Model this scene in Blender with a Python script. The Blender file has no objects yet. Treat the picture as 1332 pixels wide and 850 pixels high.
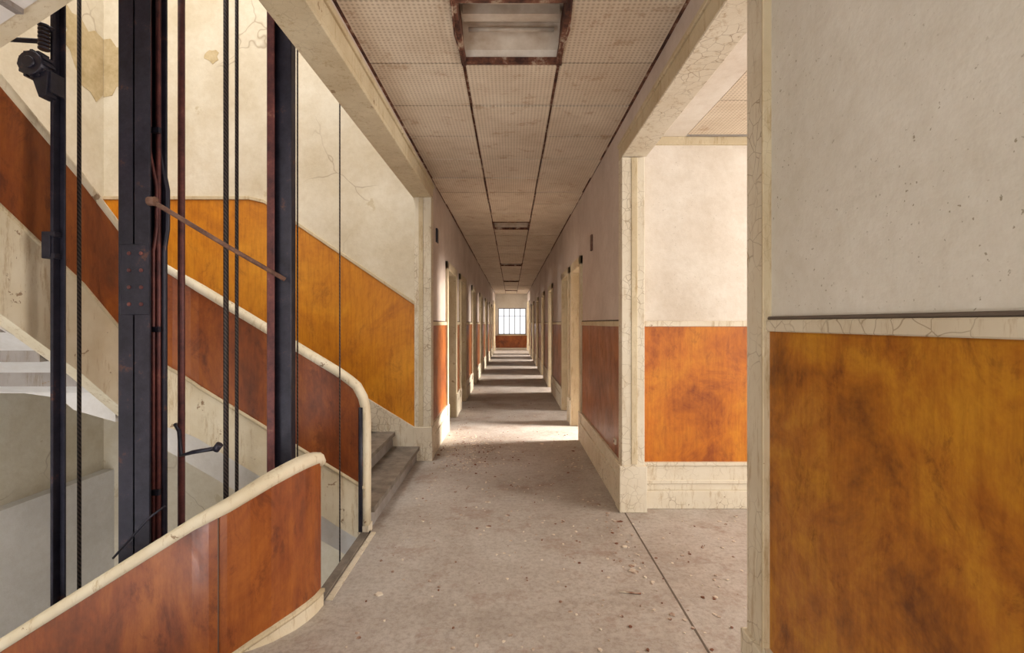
import bpy, bmesh, math, random
from mathutils import Vector
random.seed(4)
D=bpy.data
scn=bpy.context.scene
scn.view_settings.view_transform='Standard'
scn.view_settings.look='None'

# ------------------------------------------------------------------ materials
def nt(name, rough=0.8, metal=0.0):
    m=D.materials.new(name); m.use_nodes=True
    t=m.node_tree; b=t.nodes['Principled BSDF']
    b.inputs['Roughness'].default_value=rough
    b.inputs['Metallic'].default_value=metal
    tc=t.nodes.new('ShaderNodeTexCoord')
    return m,t,b,tc
def noise(t,tc,scale,detail=4,rough=.6,dist=0.0,stretch=None):
    n=t.nodes.new('ShaderNodeTexNoise')
    n.inputs['Scale'].default_value=scale; n.inputs['Detail'].default_value=min(detail,6)
    n.inputs['Roughness'].default_value=rough; n.inputs['Distortion'].default_value=dist
    if stretch:
        mp=t.nodes.new('ShaderNodeMapping'); mp.inputs['Scale'].default_value=stretch
        t.links.new(tc.outputs['Object'],mp.inputs['Vector']); t.links.new(mp.outputs[0],n.inputs['Vector'])
    else: t.links.new(tc.outputs['Object'],n.inputs['Vector'])
    return n.outputs[0]
def ramp(t,src,stops):
    r=t.nodes.new('ShaderNodeValToRGB')
    e=r.color_ramp.elements
    while len(e)<len(stops): e.new(.5)
    for i,(p,c) in enumerate(stops):
        e[i].position=p; e[i].color=(c[0],c[1],c[2],1) if hasattr(c,'__len__') else (c,c,c,1)
    t.links.new(src,r.inputs[0]); return r.outputs[0]
def mix(t,fac,a,b,mode='MIX'):
    m=t.nodes.new('ShaderNodeMix'); m.data_type='RGBA'; m.blend_type=mode
    for s,v in ((m.inputs[0],fac),(m.inputs[6],a),(m.inputs[7],b)):
        if isinstance(v,(int,float)): s.default_value=v
        elif isinstance(v,tuple): s.default_value=(v[0],v[1],v[2],1)
        else: t.links.new(v,s)
    return m.outputs[2]
def bump(t,b,src,strength=.3,dist=.01):
    n=t.nodes.new('ShaderNodeBump'); n.inputs['Strength'].default_value=strength; n.inputs['Distance'].default_value=dist
    t.links.new(src,n.inputs['Height']); t.links.new(n.outputs[0],b.inputs['Normal'])
def plaster(name,c,stain,speck=(.3,.24,.18),amt=.5,crack=0,peel=0):
    m,t,b,tc=nt(name,.85)
    a=ramp(t,noise(t,tc,1.3,6,.7),[(.35,c),(.72,stain)])
    fine=ramp(t,noise(t,tc,14,5,.8),[(.35,(.90,.88,.85)),(.6,(1,1,1))])
    a=mix(t,.7,a,fine,'MULTIPLY')
    s=ramp(t,noise(t,tc,75,2,.5),[(.27,amt),(.31,0)])
    s2=ramp(t,noise(t,tc,2.5,1),[(.4,.25),(.62,1)])
    f=mix(t,1.0,s,s2,'MULTIPLY')
    a=mix(t,f,a,speck)
    if peel:
        p=ramp(t,noise(t,tc,1.7,6,.62),[(peel,1),(peel+.012,0)])
        a=mix(t,mix(t,1.0,p,(.6,.6,.6),'MULTIPLY'),a,(.52,.43,.27))
    if crack:
        v=t.nodes.new('ShaderNodeTexVoronoi'); v.feature='DISTANCE_TO_EDGE'; v.inputs['Scale'].default_value=1.1
        n=t.nodes.new('ShaderNodeTexNoise'); n.inputs['Scale'].default_value=3; t.links.new(tc.outputs['Object'],n.inputs['Vector'])
        t.links.new(mix(t,.25,tc.outputs['Object'],n.outputs[1]),v.inputs['Vector'])
        k=ramp(t,v.outputs['Distance'],[(0,crack),(.006,0)])
        k=mix(t,1.0,k,ramp(t,noise(t,tc,.9,1),[(.48,0),(.58,1)]),'MULTIPLY')
        a=mix(t,k,a,(.28,.2,.12))
    t.links.new(a,b.inputs['Base Color'])
    bump(t,b,noise(t,tc,22,3,.7),.35,.006)
    return m
def varnish(name,dark,midc,light,sc=1.6,stretch=None,streak=.8,r0=.28,r1=.5,dist=.5):
    m,t,b,tc=nt(name,.4)
    n1=noise(t,tc,sc,6,.72,dist,stretch)
    a=ramp(t,n1,[(.32,dark),(.47,midc),(.63,light)])
    n2=noise(t,tc,7,6,.8,.5,stretch or (1,1,.55))
    d=ramp(t,n2,[(.34,(.42,.30,.22)),(.45,(.85,.78,.7)),(.6,(1,1,1))])
    a2=mix(t,streak,a,d,'MULTIPLY')
    g=ramp(t,noise(t,tc,6,4,.7,0,(7,7,.6)),[(.36,(.72,.64,.56)),(.56,(1,1,1))])   # wood grain streaks
    a2=mix(t,.55,a2,g,'MULTIPLY')
    t.links.new(a2,b.inputs['Base Color'])
    t.links.new(ramp(t,n2,[(.3,r1),(.7,r0)]),b.inputs['Roughness'])
    return m
def crackle(name,c,c2,crack=(.30,.22,.13),scale=20,w=.035,amt=.7,chip=.33,cs=7):
    m,t,b,tc=nt(name,.7)
    a=ramp(t,noise(t,tc,2.2,4,.65),[(.35,c),(.70,c2)])
    chips=ramp(t,noise(t,tc,cs,5,.72,.2),[(chip,.85),(chip+.02,0)])
    a=mix(t,chips,a,(.27,.17,.09))
    wear=ramp(t,noise(t,tc,4,5,.8,0,(5,5,.8)),[(.34,(.68,.58,.45)),(.46,(1,1,1))])
    a=mix(t,.8,a,wear,'MULTIPLY')
    if amt>0:
        v=t.nodes.new('ShaderNodeTexVoronoi'); v.feature='DISTANCE_TO_EDGE'; v.inputs['Scale'].default_value=scale
        n=t.nodes.new('ShaderNodeTexNoise'); n.inputs['Scale'].default_value=6; t.links.new(tc.outputs['Object'],n.inputs['Vector'])
        t.links.new(mix(t,.08,tc.outputs['Object'],n.outputs[1]),v.inputs['Vector'])
        k=ramp(t,v.outputs['Distance'],[(0,amt),(w,0)])
        msk=ramp(t,noise(t,tc,3,2),[(.40,0),(.56,1)])
        f=mix(t,1.0,k,msk,'MULTIPLY')
        a=mix(t,f,a,crack)
    t.links.new(a,b.inputs['Base Color'])
    bump(t,b,noise(t,tc,16,4,.7),.4,.006)
    return m

M={}
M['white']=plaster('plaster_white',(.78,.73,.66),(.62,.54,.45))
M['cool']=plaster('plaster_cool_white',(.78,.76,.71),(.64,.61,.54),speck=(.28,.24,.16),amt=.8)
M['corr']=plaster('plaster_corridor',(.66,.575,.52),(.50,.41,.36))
M['stairwhite']=plaster('plaster_stairwell',(.76,.71,.60),(.60,.52,.38),amt=.1,crack=.6,peel=.335)
M['gray']=plaster('plaster_soffit_gray',(.76,.74,.72),(.64,.62,.59),amt=.05)
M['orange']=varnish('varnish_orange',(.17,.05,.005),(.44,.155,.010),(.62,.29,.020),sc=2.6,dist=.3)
M['orange_bright']=varnish('varnish_amber',(.44,.145,.009),(.60,.225,.012),(.70,.30,.020),sc=1.2,streak=.5)
M['orange_alc']=varnish('varnish_alcove',(.33,.08,.008),(.56,.17,.012),(.66,.25,.018),sc=2.2,streak=.6)
M['red']=varnish('varnish_red_brown',(.11,.028,.009),(.26,.065,.013),(.40,.125,.022),sc=1.8,stretch=(1,1,.5))
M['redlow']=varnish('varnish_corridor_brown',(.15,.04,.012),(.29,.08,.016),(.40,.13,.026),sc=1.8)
M['cream']=crackle('paint_cream',(.66,.57,.40),(.50,.40,.25),amt=.4,scale=26)
M['creamw']=crackle('paint_ivory_crackled',(.74,.68,.56),(.64,.56,.43),scale=17,amt=.85,chip=.31)
M['string']=crackle('paint_stringer',(.76,.69,.54),(.62,.52,.35),amt=0,chip=.355,cs=5)
M['riser']=crackle('riser_paint',(.34,.31,.29),(.20,.17,.15),amt=0)
m,t,b,tc=nt('acoustic_tile',.9)
v=t.nodes.new('ShaderNodeTexVoronoi'); v.voronoi_dimensions='2D'; v.inputs['Randomness'].default_value=0; v.inputs['Scale'].default_value=37
t.links.new(tc.outputs['Object'],v.inputs['Vector'])
k=ramp(t,v.outputs['Distance'],[(.2,.45),(.38,0)])
a=ramp(t,noise(t,tc,2.2,5,.7),[(.3,(.60,.49,.37)),(.7,(.76,.66,.53))])
st=ramp(t,noise(t,tc,6,5,.75),[(.34,.6),(.43,0)])
a=mix(t,st,a,(.44,.28,.17))
t.links.new(mix(t,k,a,(.26,.18,.11)),b.inputs['Base Color']); M['tile']=m
m,t,b,tc=nt('rusted_grid',.9)
t.links.new(ramp(t,noise(t,tc,8,5,.7),[(.4,(.05,.018,.012)),(.55,(.18,.07,.04)),(.66,(.5,.4,.3))]),b.inputs['Base Color']); M['rust']=m
m,t,b,tc=nt('worn_floor',.62)
a=ramp(t,noise(t,tc,.9,6,.72,.3),[(.3,(.33,.28,.24)),(.5,(.46,.415,.38)),(.7,(.55,.52,.495))])
s=ramp(t,noise(t,tc,30,5,.85),[(.36,(.58,.53,.49)),(.56,(1,1,1))])
a=mix(t,.65,a,s,'MULTIPLY')
d=ramp(t,noise(t,tc,1.7,6,.82),[(.52,0),(.68,.7)])
a=mix(t,d,a,(.26,.165,.12))
t.links.new(a,b.inputs['Base Color']); t.links.new(ramp(t,noise(t,tc,4,3),[(.3,.5),(.7,.8)]),b.inputs['Roughness'])
bump(t,b,noise(t,tc,45,3,.7),.25,.004); M['floor']=m
m,t,b,tc=nt('stair_tread',.6)
t.links.new(ramp(t,noise(t,tc,7,5,.7),[(.3,(.10,.08,.065)),(.7,(.28,.24,.20))]),b.inputs['Base Color']); M['tread']=m
m,t,b,tc=nt('black_steel',.42,.4)
t.links.new(ramp(t,noise(t,tc,9,5,.78),[(.35,(.012,.012,.022)),(.60,(.028,.026,.042)),(.74,(.12,.05,.035))]),b.inputs['Base Color'])
M['steel']=m
m,t,b,tc=nt('maroon_steel',.5,.3)
t.links.new(ramp(t,noise(t,tc,9,5,.75),[(.35,(.05,.015,.018)),(.62,(.14,.04,.036)),(.75,(.25,.12,.08))]),b.inputs['Base Color']); M['maroon']=m
m,t,b,tc=nt('rusty_bar',.7,.2)
t.links.new(ramp(t,noise(t,tc,14,5,.75),[(.35,(.08,.035,.025)),(.65,(.22,.12,.08))]),b.inputs['Base Color']); M['bar']=m
m,t,b,tc=nt('steel_cable',.6,.4)
w=t.nodes.new('ShaderNodeTexWave'); w.inputs['Scale'].default_value=25; w.bands_direction='DIAGONAL'
t.links.new(tc.outputs['Object'],w.inputs['Vector'])
t.links.new(ramp(t,w.outputs[0],[(.2,(.012,.01,.01)),(.8,(.07,.05,.045))]),b.inputs['Base Color']); M['cable']=m
m,t,b,tc=nt('door_paint',.5)
t.links.new(ramp(t,noise(t,tc,4,5,.65),[(.3,(.42,.26,.10)),(.7,(.56,.39,.19))]),b.inputs['Base Color']); M['door']=m
m,t,b,tc=nt('reflector_enamel',.35)
t.links.new(ramp(t,noise(t,tc,5,5),[(.3,(.70,.63,.54)),(.7,(.40,.30,.21))]),b.inputs['Base Color']); M['enamel']=m
m,t,b,tc=nt('bare_plaster',.95)
t.links.new(ramp(t,noise(t,tc,7,5,.7),[(.3,(.42,.32,.17)),(.7,(.64,.53,.34))]),b.inputs['Base Color']); M['bare']=m
m,t,b,tc=nt('debris',.9)
t.links.new(ramp(t,noise(t,tc,9,2),[(.4,(.18,.07,.04)),(.55,(.68,.60,.5))]),b.inputs['Base Color']); M['debris']=m
m,t,b,tc=nt('dark_seam',.9)
b.inputs['Base Color'].default_value=(.13,.10,.08,1); M['seam']=m
m,t,b,tc=nt('window_paint',.5)
b.inputs['Base Color'].default_value=(.25,.22,.2,1); M['win']=m

# ------------------------------------------------------------------ mesh builder
class MB:
    def __init__(s): s.v=[]; s.f=[]; s.m=[]; s.mats=[]; s.sm=[]
    def mi(s,k):
        if k not in s.mats: s.mats.append(k)
        return s.mats.index(k)
    def face(s,pts,k,smooth=False):
        i=len(s.v); s.v+= [tuple(p) for p in pts]; s.f.append(tuple(range(i,i+len(pts)))); s.m.append(s.mi(k)); s.sm.append(smooth)
    def box(s,x0,x1,y0,y1,z0,z1,k):
        if x0>x1:x0,x1=x1,x0
        if y0>y1:y0,y1=y1,y0
        if z0>z1:z0,z1=z1,z0
        i=len(s.v)
        s.v+=[(x0,y0,z0),(x1,y0,z0),(x1,y1,z0),(x0,y1,z0),(x0,y0,z1),(x1,y0,z1),(x1,y1,z1),(x0,y1,z1)]
        for f in ((0,3,2,1),(4,5,6,7),(0,1,5,4),(1,2,6,5),(2,3,7,6),(3,0,4,7)):
            s.f.append(tuple(i+q for q in f)); s.m.append(s.mi(k)); s.sm.append(False)
    def prism(s,axis,pts,a,b,k):
        def P(p,c): return (c,p[0],p[1]) if axis=='x' else ((p[0],c,p[1]) if axis=='y' else (p[0],p[1],c))
        n=len(pts); i=len(s.v)
        s.v+=[P(p,a) for p in pts]+[P(p,b) for p in pts]
        s.f.append(tuple(i+q for q in range(n))); s.f.append(tuple(i+n+q for q in reversed(range(n))))
        for q in range(n): s.f.append((i+q,i+n+q,i+n+(q+1)%n,i+(q+1)%n))
        for q in range(n+2): s.m.append(s.mi(k)); s.sm.append(False)
    def ring_sweep(s,rings,k,smooth=True,caps=True):
        n=len(rings[0]); i=len(s.v)
        for r in rings: s.v+=[tuple(p) for p in r]
        for a in range(len(rings)-1):
            for q in range(n):
                s.f.append((i+a*n+q,i+a*n+(q+1)%n,i+(a+1)*n+(q+1)%n,i+(a+1)*n+q)); s.m.append(s.mi(k)); s.sm.append(smooth)
        if caps:
            s.f.append(tuple(i+q for q in reversed(range(n)))); s.m.append(s.mi(k)); s.sm.append(False)
            e=i+(len(rings)-1)*n
            s.f.append(tuple(e+q for q in range(n))); s.m.append(s.mi(k)); s.sm.append(False)
    def cyl(s,p0,p1,r,k,n=12):
        s.tube([Vector(p0),Vector(p1)],r,k,n)
    def tube(s,pts,r,k,n=10):
        pts=[Vector(p) for p in pts]; rings=[]; prev=None
        for i,p in enumerate(pts):
            t=(pts[min(i+1,len(pts)-1)]-pts[max(i-1,0)]).normalized()
            if prev is None:
                a=t.cross(Vector((0,0,1)))
                if a.length<.01: a=Vector((1,0,0))
            else:
                a=prev-t*prev.dot(t)
            a.normalize(); prev=a; b=t.cross(a)
            rings.append([p+a*math.cos(2*math.pi*q/n)*r+b*math.sin(2*math.pi*q/n)*r for q in range(n)])
        s.ring_sweep(rings,k)
    def obj(s,name,bevel=0,parent=None):
        me=D.meshes.new(name); me.from_pydata(s.v,[],s.f)
        for k in s.mats: me.materials.append(M[k])
        for p,mi,sm in zip(me.polygons,s.m,s.sm): p.material_index=mi; p.use_smooth=sm
        o=D.objects.new(name,me); scn.collection.objects.link(o)
        bm=bmesh.new(); bm.from_mesh(me); bmesh.ops.recalc_face_normals(bm,faces=bm.faces); bm.to_mesh(me); bm.free()
        if bevel:
            md=o.modifiers.new('bevel','BEVEL'); md.width=bevel; md.segments=1; md.limit_method='ANGLE'; md.angle_limit=math.radians(50)
        if parent: o.parent=parent
        return o

# ------------------------------------------------------------------ dimensions
EYE=1.55; W=.93; T=.16; CH=3.24; END=28.2
BASE=.386; R0=1.52; R1=1.567

def xwall(name,xs,side,ya,yb,ops,ztop,up='corr',wa='orange'):
    mb=MB(); bb=MB(); o=xs+side*T
    segs=[];y=ya
    for (a,b_,s_,t_) in sorted(ops):
        segs.append((y,a)); y=b_
        mb.box(xs,o,a,b_,t_,ztop,up)
    segs.append((y,yb))
    cw=.11
    for i,(a,b_) in enumerate(segs):
        if b_-a<.01: continue
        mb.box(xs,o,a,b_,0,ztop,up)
        a2=a+(cw if i>0 else 0); b2=b_-(cw if i<len(segs)-1 else 0)
        if b2-a2>.02:
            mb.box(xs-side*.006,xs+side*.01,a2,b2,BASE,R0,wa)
            bb.box(xs-side*.022,xs+side*.01,a2,b2,R0,R1,'cream')
            bb.box(xs-side*.012,xs+side*.01,a2,b2,R1,R1+.012,'seam')
            bb.box(xs-side*.035,xs+side*.01,a2,b2,0,BASE-.14,'creamw')
            bb.box(xs-side*.022,xs+side*.01,a2,b2,BASE-.14,BASE-.035,'creamw')
            bb.box(xs-side*.032,xs+side*.01,a2,b2,BASE-.035,BASE,'creamw')
    for (a,b_,s_,t_) in ops:
        for (c0,c1) in ((a-cw,a),(b_,b_+cw)):
            bb.box(xs-side*.035,xs+side*.01,c0,c1,.0,t_+cw,'cream')
            bb.box(xs-side*.045,xs+side*.01,c0-.006,c1+.006,0,BASE,'creamw')
        bb.box(xs-side*.035,xs+side*.01,a-cw,b_+cw,t_,t_+cw,'cream')
        bb.box(xs-side*.03,o+side*.02,a-.005,a+.012,0,t_,'cream')
        bb.box(xs-side*.03,o+side*.02,b_-.012,b_+.005,0,t_,'cream')
        bb.box(xs-side*.03,o+side*.02,a,b_,t_-.012,t_+.005,'cream')
    mb.obj(name); bb.obj('trim_'+name.replace('wall_',''),.004)

DH=2.32
right_doors=[(6.45,7.35),(7.75,8.65),(10.9,11.8),(13.6,14.5),(16.6,17.5),(19.8,20.8),(22.6,23.6)]
left_doors=[(7.0,8.0),(8.75,9.65),(11.4,12.3),(14.2,15.1),(17.2,18.2),(20.4,21.4),(22.8,23.8)]
ops_r=[(a,b_,0,DH) for a,b_ in right_doors]+[(25.0,27.4,0,2.6)]
ops_l=[(a,b_,0,DH) for a,b_ in left_doors]+[(25.0,27.4,0,2.6)]
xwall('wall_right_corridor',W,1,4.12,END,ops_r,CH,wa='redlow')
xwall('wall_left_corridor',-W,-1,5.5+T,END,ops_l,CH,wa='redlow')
mb=MB(); bb=MB()
mb.box(W,W+T,-3,1.87,0,CH,'cool')
mb.box(W-.006,W+.01,-3,1.75,BASE,R0,'orange')
bb.box(W-.02,W+.01,-3,1.75,R0,R1-.006,'creamw'); bb.box(W-.014,W+.01,-3,1.75,R1-.006,R1+.006,'seam')
bb.box(W-.035,W+.01,-3,1.75,0,BASE-.14,'creamw'); bb.box(W-.02,W+.01,-3,1.75,BASE-.14,BASE-.03,'creamw'); bb.box(W-.03,W+.01,-3,1.75,BASE-.03,BASE,'creamw')
HB=2.93
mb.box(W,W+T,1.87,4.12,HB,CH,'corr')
bb.box(W-.022,W+.005,1.744,4.12,HB-.01,3.02,'cream')
bb.box(W-.035,W+.005,1.744,4.12,3.02,3.05,'cream')
bb.box(W-.02,W+T+.02,1.886,4.0,HB-.014,HB+.003,'creamw')
bb.box(W-.022,W+.01,1.757,1.869,0,3.02,'creamw')
bb.box(W-.030,W+.01,1.742,1.757,0,3.02,'cream')
bb.box(W-.04,W+T+.02,1.732,1.895,0,.37,'creamw')
bb.box(W-.02,W+T+.02,1.87,1.885,0,HB,'creamw')
bb.box(W-.022,W+T+.005,4.0,4.125,0,HB-.015,'creamw')
bb.box(W+.055,W+.105,3.992,4.01,.39,HB-.02,'cream')
bb.box(W-.045,W+T+.02,3.975,4.15,0,.38,'creamw')
mb.obj('wall_right_near'); bb.obj('trim_right_opening',.004)

mb=MB(); bb=MB(); yb=4.1
mb.box(W+T,4.6,yb,yb+.15,0,CH,'white')
mb.box(W+T,4.6,yb-.006,yb+.01,BASE,R0,'orange_alc')
bb.box(W+T,4.6,yb-.02,yb+.01,R0,R1,'creamw')
bb.box(W+T+.01,4.6,yb-.04,yb+.01,0,.15,'creamw'); bb.box(W+T+.01,4.6,yb-.022,yb+.01,.15,BASE-.03,'creamw'); bb.box(W+T+.01,4.6,yb-.032,yb+.01,BASE-.18,BASE-.15,'creamw'); bb.box(W+T+.01,4.6,yb-.035,yb+.01,BASE-.03,BASE,'creamw')
bb.box(W+T,4.6,yb-.03,yb+.01,3.045,3.11,'cream')
mb.obj('wall_alcove_back'); bb.obj('baseboard_alcove',.004)

# ------------------------------------------------------------------ stairwell walls
SX=-4.6; SY=5.5
mb=MB(); bb=MB()
mb.box(SX-.15,-W,SY,SY+T,-4.2,8,'stairwhite')
wt=[(-1.09,1.755),(-2.78,2.90),(-2.95,2.94),(SX,2.94)]
wb=[(SX,1.49),(-2.9,1.49),(-1.09,.38)]
mb.prism('y',wt+wb,SY-.006,SY+.01,'orange_bright')
for (a,c) in zip(wt[:-1],wt[1:]):
    bb.prism('y',[a,c,(c[0],c[1]+.04),(a[0],a[1]+.04)],SY-.022,SY+.01,'cream')
bb.prism('y',[(-1.09,.38),(-2.9,1.49),(SX,1.49),(SX,1.16),(-2.75,1.16),(-1.09,.0)],SY-.03,SY+.01,'creamw')
def ragged(cx,cz,rx,rz,n,seed):
    r=random.Random(seed); out=[]
    for i in range(n):
        a=2*math.pi*i/n; k=r.uniform(.6,1.1); out.append((cx+rx*k*math.cos(a),cz+rz*k*math.sin(a)))
    return out
mb.prism('y',ragged(-3.38,4.56,.09,.09,13,1),SY-.003,SY+.005,'bare')
mb.prism('y',[(-4.6,4.75),(-4.52,4.76),(-4.45,4.66),(-4.35,4.68),(-4.28,4.58),(-4.2,4.6),(-4.15,4.45),(-4.2,4.4),(-4.17,4.32),(-4.28,4.28),(-4.33,4.2),(-4.45,4.22),(-4.5,4.12),(-4.6,4.1)],SY-.003,SY+.005,'bare')
mb.obj('wall_stairwell_back'); bb.obj('trim_stairwell_back',.004)
mb=MB()
mb.box(SX-.15,SX,-3,SY,-4.2,8,'stairwhite')
mb.box(SX,SX+.12,-3,SY,-4.2,-.10,'gray')
mb.prism('x',[(SY,2.94),(5.2,3.0),(2.0,5.1),(2.0,4.0),(3.6,2.6),(SY,1.49)],SX,SX+.006,'orange_bright')
mb.prism('x',[(5.49,4.75),(5.38,4.78),(5.3,4.72),(5.2,4.82),(5.1,4.8),(5.04,4.85),(4.95,4.75),(5.0,4.66),(5.05,4.6),(5.0,4.45),(5.08,4.4),(5.12,4.3),(5.22,4.1),(5.32,4.08),(5.4,4.0),(5.49,4.12)],SX,SX+.004,'bare')
mb.obj('wall_stairwell_left')
mb=MB()
mb.box(-W-T,-W,-3,SY,2.98,8,'corr')
mb.box(-W-T,-W,-3,-2.4,0,2.98,'corr')
mb.obj('wall_left_header')
mb=MB(); mb.box(-W-T,-W,-3,SY,-4.2,-.3,'gray'); mb.obj('wall_stairwell_below')
bb=MB()
bb.box(-W-.005,-W+.03,-2.4,SY+.12,3.0,3.10,'cream')
bb.box(-W-.005,-W+.045,-2.4,SY+.13,3.10,3.135,'cream')
bb.box(-W-T-.02,-W+.03,-2.4,SY,2.965,3.0,'cream')
bb.box(-W-T,-W+.03,SY-.02,SY+.13,0,2.98,'creamw')
bb.box(-W-.11,-W-.06,SY-.03,SY,.39,2.96,'cream')
bb.box(-W-T-.01,-W+.045,SY-.035,SY+.145,0,.38,'creamw')
bb.obj('trim_stairwell_opening',.004)
mb=MB(); mb.box(SX-.15,-W-T,-3.15,-3,-4.2,8,'stairwhite'); mb.obj('wall_stairwell_front')
mb=MB(); mb.box(SX,-W-T,-3,SY,-4.35,-4.2,'gray'); mb.obj('floor_stairwell_lower')
mb=MB()
mb.box(SX,-4.1,-3,SY,7.7,7.8,'white');mb.box(-1.6,-W-T,-3,SY,7.7,7.8,'white');mb.box(-4.1,-1.6,-3,-1,7.7,7.8,'white');mb.box(-4.1,-1.6,4.5,SY,7.7,7.8,'white')
mb.obj('ceiling_stairwell')

# ------------------------------------------------------------------ floor
mb=MB()
mb.box(-1.07,4.7,-3,END+.1,-.3,0,'floor')
mb.box(-4.7,-1.07,SY+T,END+.1,-.3,0,'floor')
C=(-1.475,2.68)
arc=[(C[0]+.40*math.cos(a),C[1]-.40*math.sin(a)) for a in [math.radians(q) for q in range(0,91,10)]]
mb.prism('z',[(-1.069,2.68)]+arc+[(-1.475,-3),(-1.069,-3)],-.3,-.0005,'floor')
mb.obj('floor')
bb=MB()
bb.box(-1.10,-1.045,2.70,3.62,-.32,.018,'tread')
bb.box(-1.035,-1.0,2.72,3.6,-.01,.006,'creamw')
bb.box(W-.006,W+.004,1.9,4.0,-.002,.0015,'seam')
bb.obj('trim_floor_edge')

# ------------------------------------------------------------------ ceiling tiles
TW=2*W/3
mb=MB(); k0=int((3.15+3)/TW)
ystart=3.15-k0*TW
ny=int((END-ystart)/TW)+1
lights=[k0-1]
q=k0-1
while q+9<ny-1:
    q+=9; lights.append(q)
for j in range(ny):
    y0=ystart+j*TW; y1=min(y0+TW,END)
    for i in range(3):
        if i==1 and j in lights: continue
        x0=-W+i*TW
        g=.007+random.random()*.006; dz=random.random()*.012
        mb.box(x0+g,x0+TW-g,y0+g,y1-g,CH-.004-dz,CH+.03,'tile')
mb.box(-W-T,W+T,-3,END,CH+.18,CH+.22,'rust')
for i in range(3):
    for j in range(ny):
        if i==1 and j in lights: continue
        x0=-W+i*TW; y0=ystart+j*TW
        mb.box(x0,x0+TW,y0,min(y0+TW,END),CH+.008,CH+.012,'rust')
mb.box(-W,-W+.02,-3,END,CH-.012,CH,'rust'); mb.box(W-.02,W,-3,END,CH-.012,CH,'rust')
mb.box(W+T,1.455,-3,4.1,3.11,3.2,'white')
for j in range(12):
    y1=4.1-.06-j*.62
    for i in range(5):
        x0=1.465+i*.62
        mb.box(x0,x0+.608,max(y1-.608,-3),y1,3.115,3.14,'tile')
mb.box(1.455,4.7,-3,4.1,3.14,3.2,'rust')
mb.box(W+T,4.7,4.25,END,CH,CH+.1,'white')
mb.box(-4.7,-W-T,SY+T,END,CH,CH+.1,'white')
mb.obj('ceiling')
for n,j in enumerate(lights):
    y0=ystart+j*TW; y1=y0+TW; mb=MB()
    prof=[(0,0),(.03,.06),(.16,.15),(TW-.16,.15),(TW-.03,.06),(TW,0)]
    x0=-TW/2
    for a,c in zip(prof[:-1],prof[1:]):
        mb.face([(x0+.01,y0+a[0],CH+a[1]),(x0+TW-.01,y0+a[0],CH+a[1]),(x0+TW-.01,y0+c[0],CH+c[1]),(x0+.01,y0+c[0],CH+c[1])],'enamel')
    mb.face([(x0+.01,y0+p[0],CH+p[1]) for p in prof],'rust'); mb.face([(x0+TW-.01,y0+p[0],CH+p[1]) for p in prof],'rust')
    for (a,b_,c,d) in ((x0-.01,x0+.02,y0-.01,y1+.01),(x0+TW-.02,x0+TW+.01,y0-.01,y1+.01)): mb.box(a,b_,c,d,CH-.02,CH+.02,'rust')
    mb.box(x0,x0+TW,y0-.012,y0+.02,CH-.015,CH+.02,'rust'); mb.box(x0,x0+TW,y1-.02,y1+.012,CH-.015,CH+.02,'rust')
    mb.box(x0+.03,x0+TW-.03,y0+TW/2-.035,y0+TW/2+.035,CH+.09,CH+.149,'enamel')
    for yy in (-.13,.13):
        mb.cyl((x0+.05,y0+TW/2+yy,CH+.10),(x0+TW-.05,y0+TW/2+yy,CH+.10),.013,'enamel')
    if n==0:
        mb.tube([(TW/2+.0,y0-.05,CH-.02),(TW/2+.015,y0+.2,CH-.05),(TW/2-.005,y0+.45,CH-.04),(TW/2+.01,y1,CH-.02)],.006,'rust',6)
        mb.tube([(-TW/2,y0-.03,CH-.02),(-TW/2-.012,y0+.25,CH-.045),(-TW/2+.004,y1+.02,CH-.02)],.005,'rust',6)
    mb.obj('fluorescent_ceiling_light')

# ------------------------------------------------------------------ side rooms / outer walls
def window_x(n,x,a,b_,s_,t_):
    mb=MB(); 
    mb.box(x-.03,x+.03,a,a+.06,s_,t_,'win');mb.box(x-.03,x+.03,b_-.06,b_,s_,t_,'win')
    mb.box(x-.03,x+.03,a,b_,s_,s_+.06,'win');mb.box(x-.03,x+.03,a,b_,t_-.06,t_,'win')
    c=(a+b_)/2; mb.box(x-.02,x+.02,c-.03,c+.03,s_,t_,'win'); mb.box(x-.02,x+.02,a,b_,(s_+t_)/2-.02,(s_+t_)/2+.02,'win')
    mb.obj('window_%d'%n)
def area(name,loc,rot,sx,sy,e,col=(1,.94,.86),spread=180):
    l=D.lights.new(name,'AREA'); l.shape='RECTANGLE'; l.size=sx; l.size_y=sy; l.energy=e; l.color=col; l.spread=math.radians(spread)
    o=D.objects.new(name,l); o.location=loc; o.rotation_euler=rot; scn.collection.objects.link(o)
def outer(name,xs,side,y,wins):
    mb=MB()
    for (a,b_,s_,t_) in wins:
        mb.box(xs,xs+side*.2,y,a,0,CH,'white'); mb.box(xs,xs+side*.2,a,b_,0,s_,'white'); mb.box(xs,xs+side*.2,a,b_,t_,CH,'white'); y=b_
    mb.box(xs,xs+side*.2,y,END,0,CH,'white'); return mb.obj(name)
wr=[(.6,3.6,.8,2.9)]+[((a+b_)/2-.45,(a+b_)/2+.45,.9,2.6) for a,b_ in right_doors]+[(25.2,27.2,.6,2.8)]
wl=[((a+b_)/2-.45,(a+b_)/2+.45,.9,2.6) for a,b_ in left_doors]+[(25.2,27.2,.6,2.8)]
outer('wall_right_outer',4.6,1,-3,wr)
outer('wall_left_outer',-4.6,-1,SY+T,wl)
n=2
WARM=(1,.90,.79)
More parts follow.
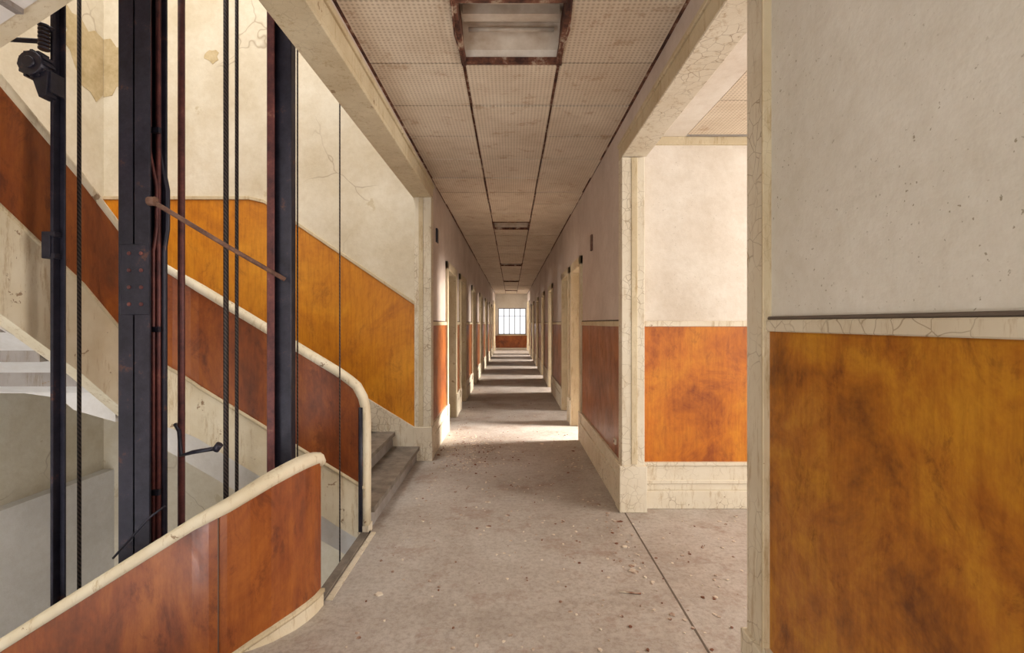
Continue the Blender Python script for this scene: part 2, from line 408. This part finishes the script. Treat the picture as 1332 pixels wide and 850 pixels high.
for i,(a,b_,s_,t_) in enumerate(wr):
    window_x(n,4.7,a,b_,s_,t_); n+=1
    last=i==len(wr)-1
    e=215 if i==0 else (240 if i==1 else (60 if i==2 else (115 if not last else 250)))
    sp=180 if i==0 or last else 66
    tilt=90 if i==0 or last else 67
    area('daylight_right_%d'%i,(4.85,(a+b_)/2,(s_+t_)/2+(.25 if 0<i and not last else 0)),(0,math.radians(tilt),0),t_-s_,b_-a,e,WARM,sp)
for i,(a,b_,s_,t_) in enumerate(wl):
    window_x(n,-4.7,a,b_,s_,t_); n+=1
    e=32 if i<len(wl)-1 else 250
    area('daylight_left_%d'%i,(-4.85,(a+b_)/2,(s_+t_)/2),(0,math.radians(-90),0),t_-s_,b_-a,e,WARM,120)
mb=MB()
for y in (7.5,9.8,12.7,15.5,18.6,21.7,24.4): mb.box(W+T,4.6,y,y+.1,0,CH,'white')
for y in (8.4,10.5,13.2,16.1,19.3,22.1,24.4): mb.box(-4.6,-W-T,y,y+.1,0,CH,'white')
mb.obj('wall_room_partitions')
dn=1
def door(side,y,openw):
    global dn
    mb=MB(); xs=side*(W+T+.03); xe=side*(W+T+.03+openw)
    mb.box(xs,xe,y,y+.04,.01,DH-.02,'door')
    for (z0,z1) in ((.15,.75),(.9,1.45),(1.6,2.15)):
        a=xs+side*.12; b_=xe-side*.12
        mb.box(a,b_,y-.006,y,z0,z0+.03,'cream');mb.box(a,b_,y-.006,y,z1-.03,z1,'cream')
        mb.box(a,a+side*.03,y-.006,y,z0,z1,'cream');mb.box(b_-side*.03,b_,y-.006,y,z0,z1,'cream')
    mb.cyl((xe-side*.06,y-.05,1.05),(xe-side*.06,y,1.05),.012,'steel'); mb.cyl((xe-side*.06,y-.05,1.05),(xe-side*.16,y-.05,1.05),.01,'steel')
    mb.obj('door_%d'%dn,.002); dn+=1
for i,(a,b_) in enumerate(right_doors):
    if i in (0,1,3,4): door(1,b_-.06,.85)
for i,(a,b_) in enumerate(left_doors):
    if i in (0,1,2,4): door(-1,b_-.06,.85)

# ------------------------------------------------------------------ corridor end
mb=MB(); wy=END
wx0,wx1,wz0,wz1=-.75,.85,.88,2.42
for (a,b_,c,d) in ((-4.7,wx0,0,CH),(wx1,4.7,0,CH),(wx0,wx1,0,wz0),(wx0,wx1,wz1,CH)): mb.box(a,b_,wy,wy+.2,c,d,'cool')
mb.box(-W,W,wy-.01,wy+.01,.12,wz0-.06,'redlow'); mb.obj('wall_corridor_end')
mb=MB()
for z in (wz0,wz1-.05): mb.box(wx0,wx1,wy+.05,wy+.1,z,z+.05,'win')
for i in range(6):
    x=wx0+(wx1-wx0-.04)*i/5; mb.box(x,x+.04,wy+.05,wy+.1,wz0,wz1,'win')
mb.box(wx0,wx1,wy+.05,wy+.1,1.95,1.98,'win')
mb.box(wx0-.05,wx1+.05,wy-.06,wy+.05,wz0-.06,wz0,'cream')
mb.obj('window_1')
mb=MB(); 
for (a,b_,c,d) in ((-1.1,-.6,0,CH),(.6,1.1,0,CH),(-.6,.6,0,.8),(-.6,.6,2.4,CH)): mb.box(a,b_,-3.2,-3,c,d,'white')
mb.obj('wall_corridor_behind')

# ------------------------------------------------------------------ stairs
mb=MB()
y0,y1=3.67,SY-.035
for i in range(7):
    x=-1.06-i*.27; z=(i+1)*.165
    mb.box(x-.29,x,y0,y1,z-.165,z-.04,'riser')
    mb.box(x-.29,x+.03,y0,y1,z-.04,z,'tread')
mb.prism('y',[(-1.06,-.02),(-2.95,1.115),(-2.95,.80),(-1.06,-.30)],y0-.006,y1,'gray')
mb.obj('stair_flight')
mb=MB()
mb.prism('y',[(SX+.01,1.10),(-2.96,1.10),(-2.96,.96),(-3.02,1.01),(-3.12,1.05),(-3.3,1.075),(SX+.01,1.08)],3.3,SY-.035,'gray')
mb.box(SX+.01,-2.68,3.3,SY-.035,1.10,1.157,'tread')
mb.prism('y',[(-2.68,1.10),(-2.96,1.10),(-2.96,.96),(-2.68,.88)],3.3,3.66,'gray')
mb.obj('stair_landing')
mb=MB()
for i in range(9):
    y=3.3-i*.26; z=1.155+(i+1)*.172
    mb.box(SX+.01,-2.67,y-.28,y,z-.17,z-.035,'riser'); mb.box(SX+.01,-2.67,y-.28,y+.03,z-.035,z,'tread')
mb.prism('x',[(3.3,1.20),(.96,2.75),(.96,2.44),(3.3,1.08)],SX+.01,-2.66,'gray')
mb.obj('stair_flight')
mb=MB(); mb.box(SX+.01,-2.72,-1.0,.96,2.62,2.75,'gray'); mb.obj('stair_landing')
mb=MB()
for i in range(7):
    x=-2.68+i*.22; z=2.80+(i+1)*.157
    mb.box(x,x+.24,.3,2.22,z-.157,z,'riser')
mb.prism('y',[(-2.68,2.80),(-1.12,3.86),(-1.12,3.70),(-2.68,2.68)],.3,2.22,'gray')
mb.obj('stair_flight')
mb=MB()
for i in range(7):
    x=-1.475-i*.27; z=-(i+1)*.165
    mb.box(x-.29,x,.3,2.22,z-.04,z,'tread'); mb.box(x-.29,x-.25,.3,2.22,z-.2,z,'riser')
mb.prism('y',[(-1.48,-.165),(-3.36,-1.3),(-3.36,-1.5),(-1.48,-.38)],.3,2.22,'gray')
mb.obj('stair_flight')
mb=MB(); mb.box(SX+.13,-3.36,-1,2.22,-1.5,-1.3,'gray'); mb.obj('stair_landing')

def balustrade(pts,cap,panel='red',t=.06):
    mb=MB()
    P=[Vector((p[0],p[1],0)) for p in pts]; N=[]
    for i in range(len(P)):
        d=(P[min(i+1,len(P)-1)]-P[max(i-1,0)]).normalized(); N.append(Vector((-d.y,d.x,0)))
    def strip(za,zb,tt,k):
        rings=[]
        for i,p in enumerate(pts):
            a=P[i]+N[i]*tt; b_=P[i]-N[i]*tt
            rings.append([(a.x,a.y,p[za]),(a.x,a.y,p[zb]),(b_.x,b_.y,p[zb]),(b_.x,b_.y,p[za])])
        mb.ring_sweep(rings,k,False)
    strip(3,2,t/2,panel)
    strip(4,3,t/2+.015,'string')
    def sweep(path,prof,k):
        V=[Vector(p) for p in path]; rings=[]; S=[]
        for i,p in enumerate(V):
            d=(V[min(i+1,len(V)-1)]-V[max(i-1,0)]).normalized()
            h=Vector((d.x,d.y,0))
            S.append((d,Vector((-h.y,h.x,0)).normalized() if h.length>.12 else None))
        last=next(s for d,s in S if s is not None)
        for p,(d,s) in zip(V,S):
            if s is None: s=last
            last=s; u=d.cross(s)
            rings.append([p+s*a+u*b_ for a,b_ in prof])
        mb.ring_sweep(rings,k,True)
    capprof=[(-.042,-.03),(-.048,-.005),(-.044,.012),(-.022,.024),(.022,.024),(.044,.012),(.048,-.005),(.042,-.03)]
    sweep(cap,capprof,'string')
    sweep([(p[0],p[1],p[3]) for p in pts],[(-.052,-.010),(-.052,.010),(.052,.010),(.052,-.010)],'cream')
    return mb
pts=[]
def topf(x): return 1.195+.605*(-1.285-x)
def midf(x): return .35+.61*(-1.1-x)
end=[(-1.07,.84),(-1.078,.93),(-1.095,1.0),(-1.14,1.085),(-1.20,1.135),(-1.285,1.195)]
for x,z in end: pts.append((x,3.62,z,midf(x),max(midf(x)-.40,-.3)))
for x in (-1.6,-1.9,-2.2,-2.3): pts.append((x,3.62,topf(x),midf(x),midf(x)-.38))
z0t,z0m,z0b=pts[-1][2:]
z1=(2.12,1.42,.92)
for i in range(1,9):
    a=math.radians(i*90/8); f=i/8
    pts.append((-2.3-.32*math.sin(a),3.62-.32*(1-math.cos(a)),z0t+(z1[0]-z0t)*f,z0m+(z1[1]-z0m)*f,z0b+(z1[2]-z0b)*f))
for y,a,b_,c in ((2.93,2.44,1.78,1.24),(2.48,2.78,2.12,1.58),(1.9,3.22,2.56,2.0),(1.2,3.6,2.95,2.4)):
    pts.append((-2.62,y,a,b_,c))
cap=[(-1.072,3.62,.05),(-1.07,3.62,.4),(-1.07,3.62,.75)]+[(p[0],p[1],p[2]) for p in pts]
mb=balustrade(pts,cap)
mb.box(-1.10,-1.045,3.57,3.67,0,.06,'creamw')
mb.cyl((-1.105,3.575,.02),(-1.105,3.575,.93),.016,'steel')
mb.obj('stair_balustrade')
pts=[]
A=[0,10,20,30,45,57,70,80,90]; TT=[.815,.825,.825,.815,.785,.745,.695,.66,.622]; MM=[.085,.085,.085,.08,.06,.03,-.02,-.07,-.12]
for a,tz,mz in zip(A,TT,MM):
    r=math.radians(a); pts.append((C[0]+.40*math.cos(r),C[1]-.40*math.sin(r),tz,mz,-.02 if a<60 else mz-.3))
for x in (-1.8,-2.1,-2.4,-2.9,-3.3):
    d=-1.475-x; pts.append((x,2.28,.622-.63*d,-.12-.63*d,-.5-.63*d))
cap=[(-1.072,2.70,.78)]+[(p[0],p[1],p[2]) for p in pts]
mb=balustrade(pts,cap)
mb.cyl((-1.072,2.70,.0),(-1.072,2.70,.80),.014,'steel')
mb.cyl((-1.36,2.262,-.02),(-1.36,2.262,.66),.0025,'seam',6)
mb.obj('stair_balustrade')
pts=[]
for x in (-2.75,-2.36,-2.0,-1.5,-1.15):
    d=x+2.36; pts.append((x,2.27,4.0+.66*d,3.16+.66*d,2.90+.66*d))
mb=balustrade(pts,[(p[0],p[1],p[2]) for p in pts]); mb.obj('stair_balustrade')

# ------------------------------------------------------------------ elevator shaft frame
root=D.objects.new('elevator_shaft_frame',None); scn.collection.objects.link(root)
Z0,Z1=-4.19,7.6
def px(p,d): return (p-665)/634*d
def hz(y,d): return EYE+(420.5-y)/634*d
d=2.62
xb=px(174,d)
mb=MB(); w_=.17
mb.box(xb-w_/2,xb+w_/2,d,d+.014,Z0,Z1,'steel'); mb.box(xb-w_/2,xb+w_/2,d+.126,d+.14,Z0,Z1,'steel'); mb.box(xb-.007,xb+.007,d,d+.14,Z0,Z1,'steel')
for z in (hz(330,d),hz(352,d),hz(374,d),hz(396,d)):
    for dx in (-.02,.045):
        mb.cyl((xb+dx,d-.012,z),(xb+dx,d+.01,z),.011,'maroon',8)
mb.box(xb-.07,xb+.085,d-.006,d,hz(410,d),hz(318,d),'steel')
mb.obj('main_post',.003,root)
mb=MB()
for (p,dd,r,k) in ((199,2.7,.011,'maroon'),(206,2.72,.013,'maroon'),(213,2.75,.014,'steel')):
    X=px(p,dd)
    path=[(X,dd,Z0),(X,dd,1.6),(X,dd,1.95),(X+.02,dd,2.08),(X+.02,dd,2.3),(X-.02,dd,2.5),(X-.02,dd,Z1)] if p!=206 else [(X,dd,Z0),(X,dd,Z1)]
    mb.tube(path,r,k,8)
for z in (.6,1.5,2.6):
    mb.box(px(195,2.7),px(218,2.75),2.68,2.70,z,z+.03,'steel')
mb.obj('conduits',0,root)
d=3.0; xc=px(366,d)
mb=MB()
mb.box(xc-.05,xc+.06,d,d+.012,Z0,Z1,'steel'); mb.box(xc-.066,xc-.052,d-.04,d+.05,Z0,Z1,'maroon'); mb.box(xc+.045,xc+.058,d+.012,d+.07,Z0,Z1,'steel')
mb.box(xc-.066,xc-.02,d-.05,d-.04,Z0,Z1,'maroon')
mb.obj('corner_post',.003,root)
d=2.62; xa=px(76,d)
mb=MB()
mb.box(xa-.034,xa+.034,d,d+.01,Z0,Z1,'steel'); mb.box(xa-.008,xa+.008,d-.04,d,Z0,Z1,'steel')
for z in (hz(308,d),hz(336,d)): mb.box(xa-.05,xa+.02,d-.045,d+.01,z-.006,z+.02,'steel')
mb.box(xa-.045,xa+.0,d-.05,d+.01,hz(336,d),hz(308,d),'steel')
mb.obj('guide_rail',.002,root)
mb=MB(); zc=hz(95,d)
mb.cyl((xa-.05,d-.11,zc),(xa-.05,d-.03,zc),.062,'steel',20)
mb.cyl((xa-.05,d-.12,zc),(xa-.05,d-.02,zc),.03,'steel',14)
for i in range(12):
    a=i*math.pi/6; mb.box(xa-.05+.066*math.cos(a)-.008,xa-.05+.066*math.cos(a)+.008,d-.10,d-.04,zc+.066*math.sin(a)-.008,zc+.066*math.sin(a)+.008,'steel')
mb.box(xa-.03,xa+.035,d-.08,d,zc-.14,zc-.03,'steel')
mb.prism('y',[(xa-.07,zc-.03),(xa+.03,zc-.03),(xa+.02,zc-.16),(xa-.02,zc-.17)],d-.09,d-.03,'steel')
for i in range(7):
    z=zc+.09+i*.02; mb.cyl((xa-.02,d-.06,z),(xa-.02,d-.06,z+.012),.026,'steel',12)
mb.tube([(px(-40,d),d,hz(45,d)),(px(0,d),d-.02,hz(53,d)),(px(60,d),d-.03,hz(58,d))],.013,'steel',8)
mb.tube([(px(30,d),d-.05,hz(22,d)),(px(48,d),d-.05,hz(28,d)),(px(66,d),d-.05,hz(40,d)),(px(80,d),d-.05,hz(46,d))],.012,'steel',8)
mb.obj('overspeed_pulley',.002,root)
mb=MB()
for (p,dd,r,k) in ((236,2.9,.019,'maroon'),(294,3.0,.015,'cable'),(308,3.15,.011,'cable'),(103,2.75,.010,'cable'),(387,3.2,.005,'cable'),(442,3.35,.005,'cable')):
    X=px(p,dd); mb.tube([(X,dd,Z0),(X,dd,Z1)],r,k,10)
mb.obj('hoist_cables',0,root)
mb=MB()
p0=(px(198,2.6),2.6,hz(262,2.6)); p1=(px(371,2.93),2.93,hz(364,2.93))
mid=tuple((a+c)/2 for a,c in zip(p0,p1))
mb.tube([p0,(mid[0],mid[1],mid[2]-.005),p1],.013,'bar',10)
mb.cyl((p0[0]-.02,p0[1],p0[2]),(p0[0]+.02,p0[1],p0[2]),.024,'bar',10)
mb.obj('brace_bar',0,root)
mb=MB()
for z in (-1.9,4.6,6.8):
    mb.box(xa-.03,px(366,3.0)+.06,2.66,2.70,z,z+.08,'steel')
    mb.box(px(366,3.0)-.03,px(366,3.0)+.03,2.68,3.02,z,z+.08,'steel')
mb.obj('cross_members',0,root)
mb=MB()
mb.tube([(px(228,2.9),2.9,hz(552,2.9)),(px(236,2.9),2.88,hz(560,2.9)),(px(243,2.9),2.85,hz(590,2.9)),(px(262,2.9),2.82,hz(584,2.9)),(px(284,2.8),2.8,hz(583,2.8))],.012,'steel',8)
mb.cyl((px(280,2.8),2.8,hz(586,2.8)),(px(286,2.8),2.8,hz(578,2.8)),.02,'steel',10)
mb.tube([(px(155,2.6),2.56,hz(722,2.6)),(px(185,2.6),2.54,hz(690,2.6)),(px(205,2.6),2.54,hz(668,2.6)),(px(222,2.6),2.56,hz(655,2.6))],.006,'steel',6)
mb.obj('control_lever',0,root)

# ------------------------------------------------------------------ debris, wall fittings
mb=MB()
for i in range(1200):
    if i<380: x=random.uniform(-.85,.85); y=random.uniform(1.8,7)
    elif i<580: x=random.uniform(.7,2.6); y=random.uniform(2.0,4.0)
    elif i<960: x=-.45+random.gauss(0,.25); y=5.9+random.gauss(0,.5)
    elif i<1030: x=-.8+abs(random.gauss(0,.07)); y=random.uniform(1.5,9)
    elif i<1100: x=.86-abs(random.gauss(0,.07)); y=random.uniform(1.5,9)
    else: x=random.uniform(-.85,.85); y=random.uniform(7,20)
    x=max(x,-.85)
    if x>.8 and y>3.9: y=3.8
    s=random.uniform(.003,.012)*(2.2 if random.random()<.08 else 1); a=random.random()*3
    pts2=[(x+s*random.uniform(.6,1.3)*math.cos(a+q),y+s*random.uniform(.6,1.3)*math.sin(a+q)) for q in (0,1.3,2.5,3.8,5.1)]
    mb.prism('z',pts2,0.0,random.uniform(.002,.007),'debris')
x,y=.62,2.80
mb.tube([(x,y,.006),(x+.12,y-.02,.006)],.005,'debris',6)
mb.obj('plaster_debris')
mb=MB()
mb.box(-W,-W+.02,6.0,6.1,2.55,2.72,'steel'); mb.obj('wall_sign_bracket')
mb=MB(); mb.box(W-.02,W,5.55,5.62,2.38,2.56,'bar'); mb.obj('junction_box')
mb=MB(); mb.box(W-.02,W-.006,4.28,4.34,.48,.53,'creamw'); mb.cyl((W-.024,4.31,.505),(W-.018,4.31,.505),.012,'seam'); mb.obj('wall_socket')

# ------------------------------------------------------------------ lights
area('fill_stairwell_top',(-2.85,1.75,7.9),(0,0,0),2.5,5.5,320,(1,.96,.88))  # unseen lamp added over the open stairwell top to light it from above
area('fill_behind',(0,-3.3,1.6),(math.radians(90),0,0),1.2,1.6,54,(1,.96,.92))  # added lamp behind the camera, frontal light on posts and near wall
area('fill_stairwell_front',(-2.8,-2.95,3.6),(math.radians(90),0,0),2.6,2.0,85,(1,.95,.87))  # added fill for the stairwell walls; the wall behind it has no window
area('fill_stairwell_lower',(-2.8,-2.95,-1.8),(math.radians(90),0,0),2.6,2.0,210,(.96,.97,1))  # fill lamp added to brighten the lower well; no window is built there
w=D.worlds.new('World'); scn.world=w; w.use_nodes=True
bg=w.node_tree.nodes['Background']; bg.inputs[0].default_value=(.92,.95,1,1); bg.inputs[1].default_value=1.5

cam=D.cameras.new('camera'); co=D.objects.new('camera',cam); scn.collection.objects.link(co)
co.location=(0,0,EYE); co.rotation_euler=(math.radians(90),0,0)
cam.sensor_width=36; cam.lens=634/1332*36; cam.shift_x=1/1332; cam.shift_y=-4.5/1332; cam.clip_start=.02; cam.clip_end=200
scn.camera=co
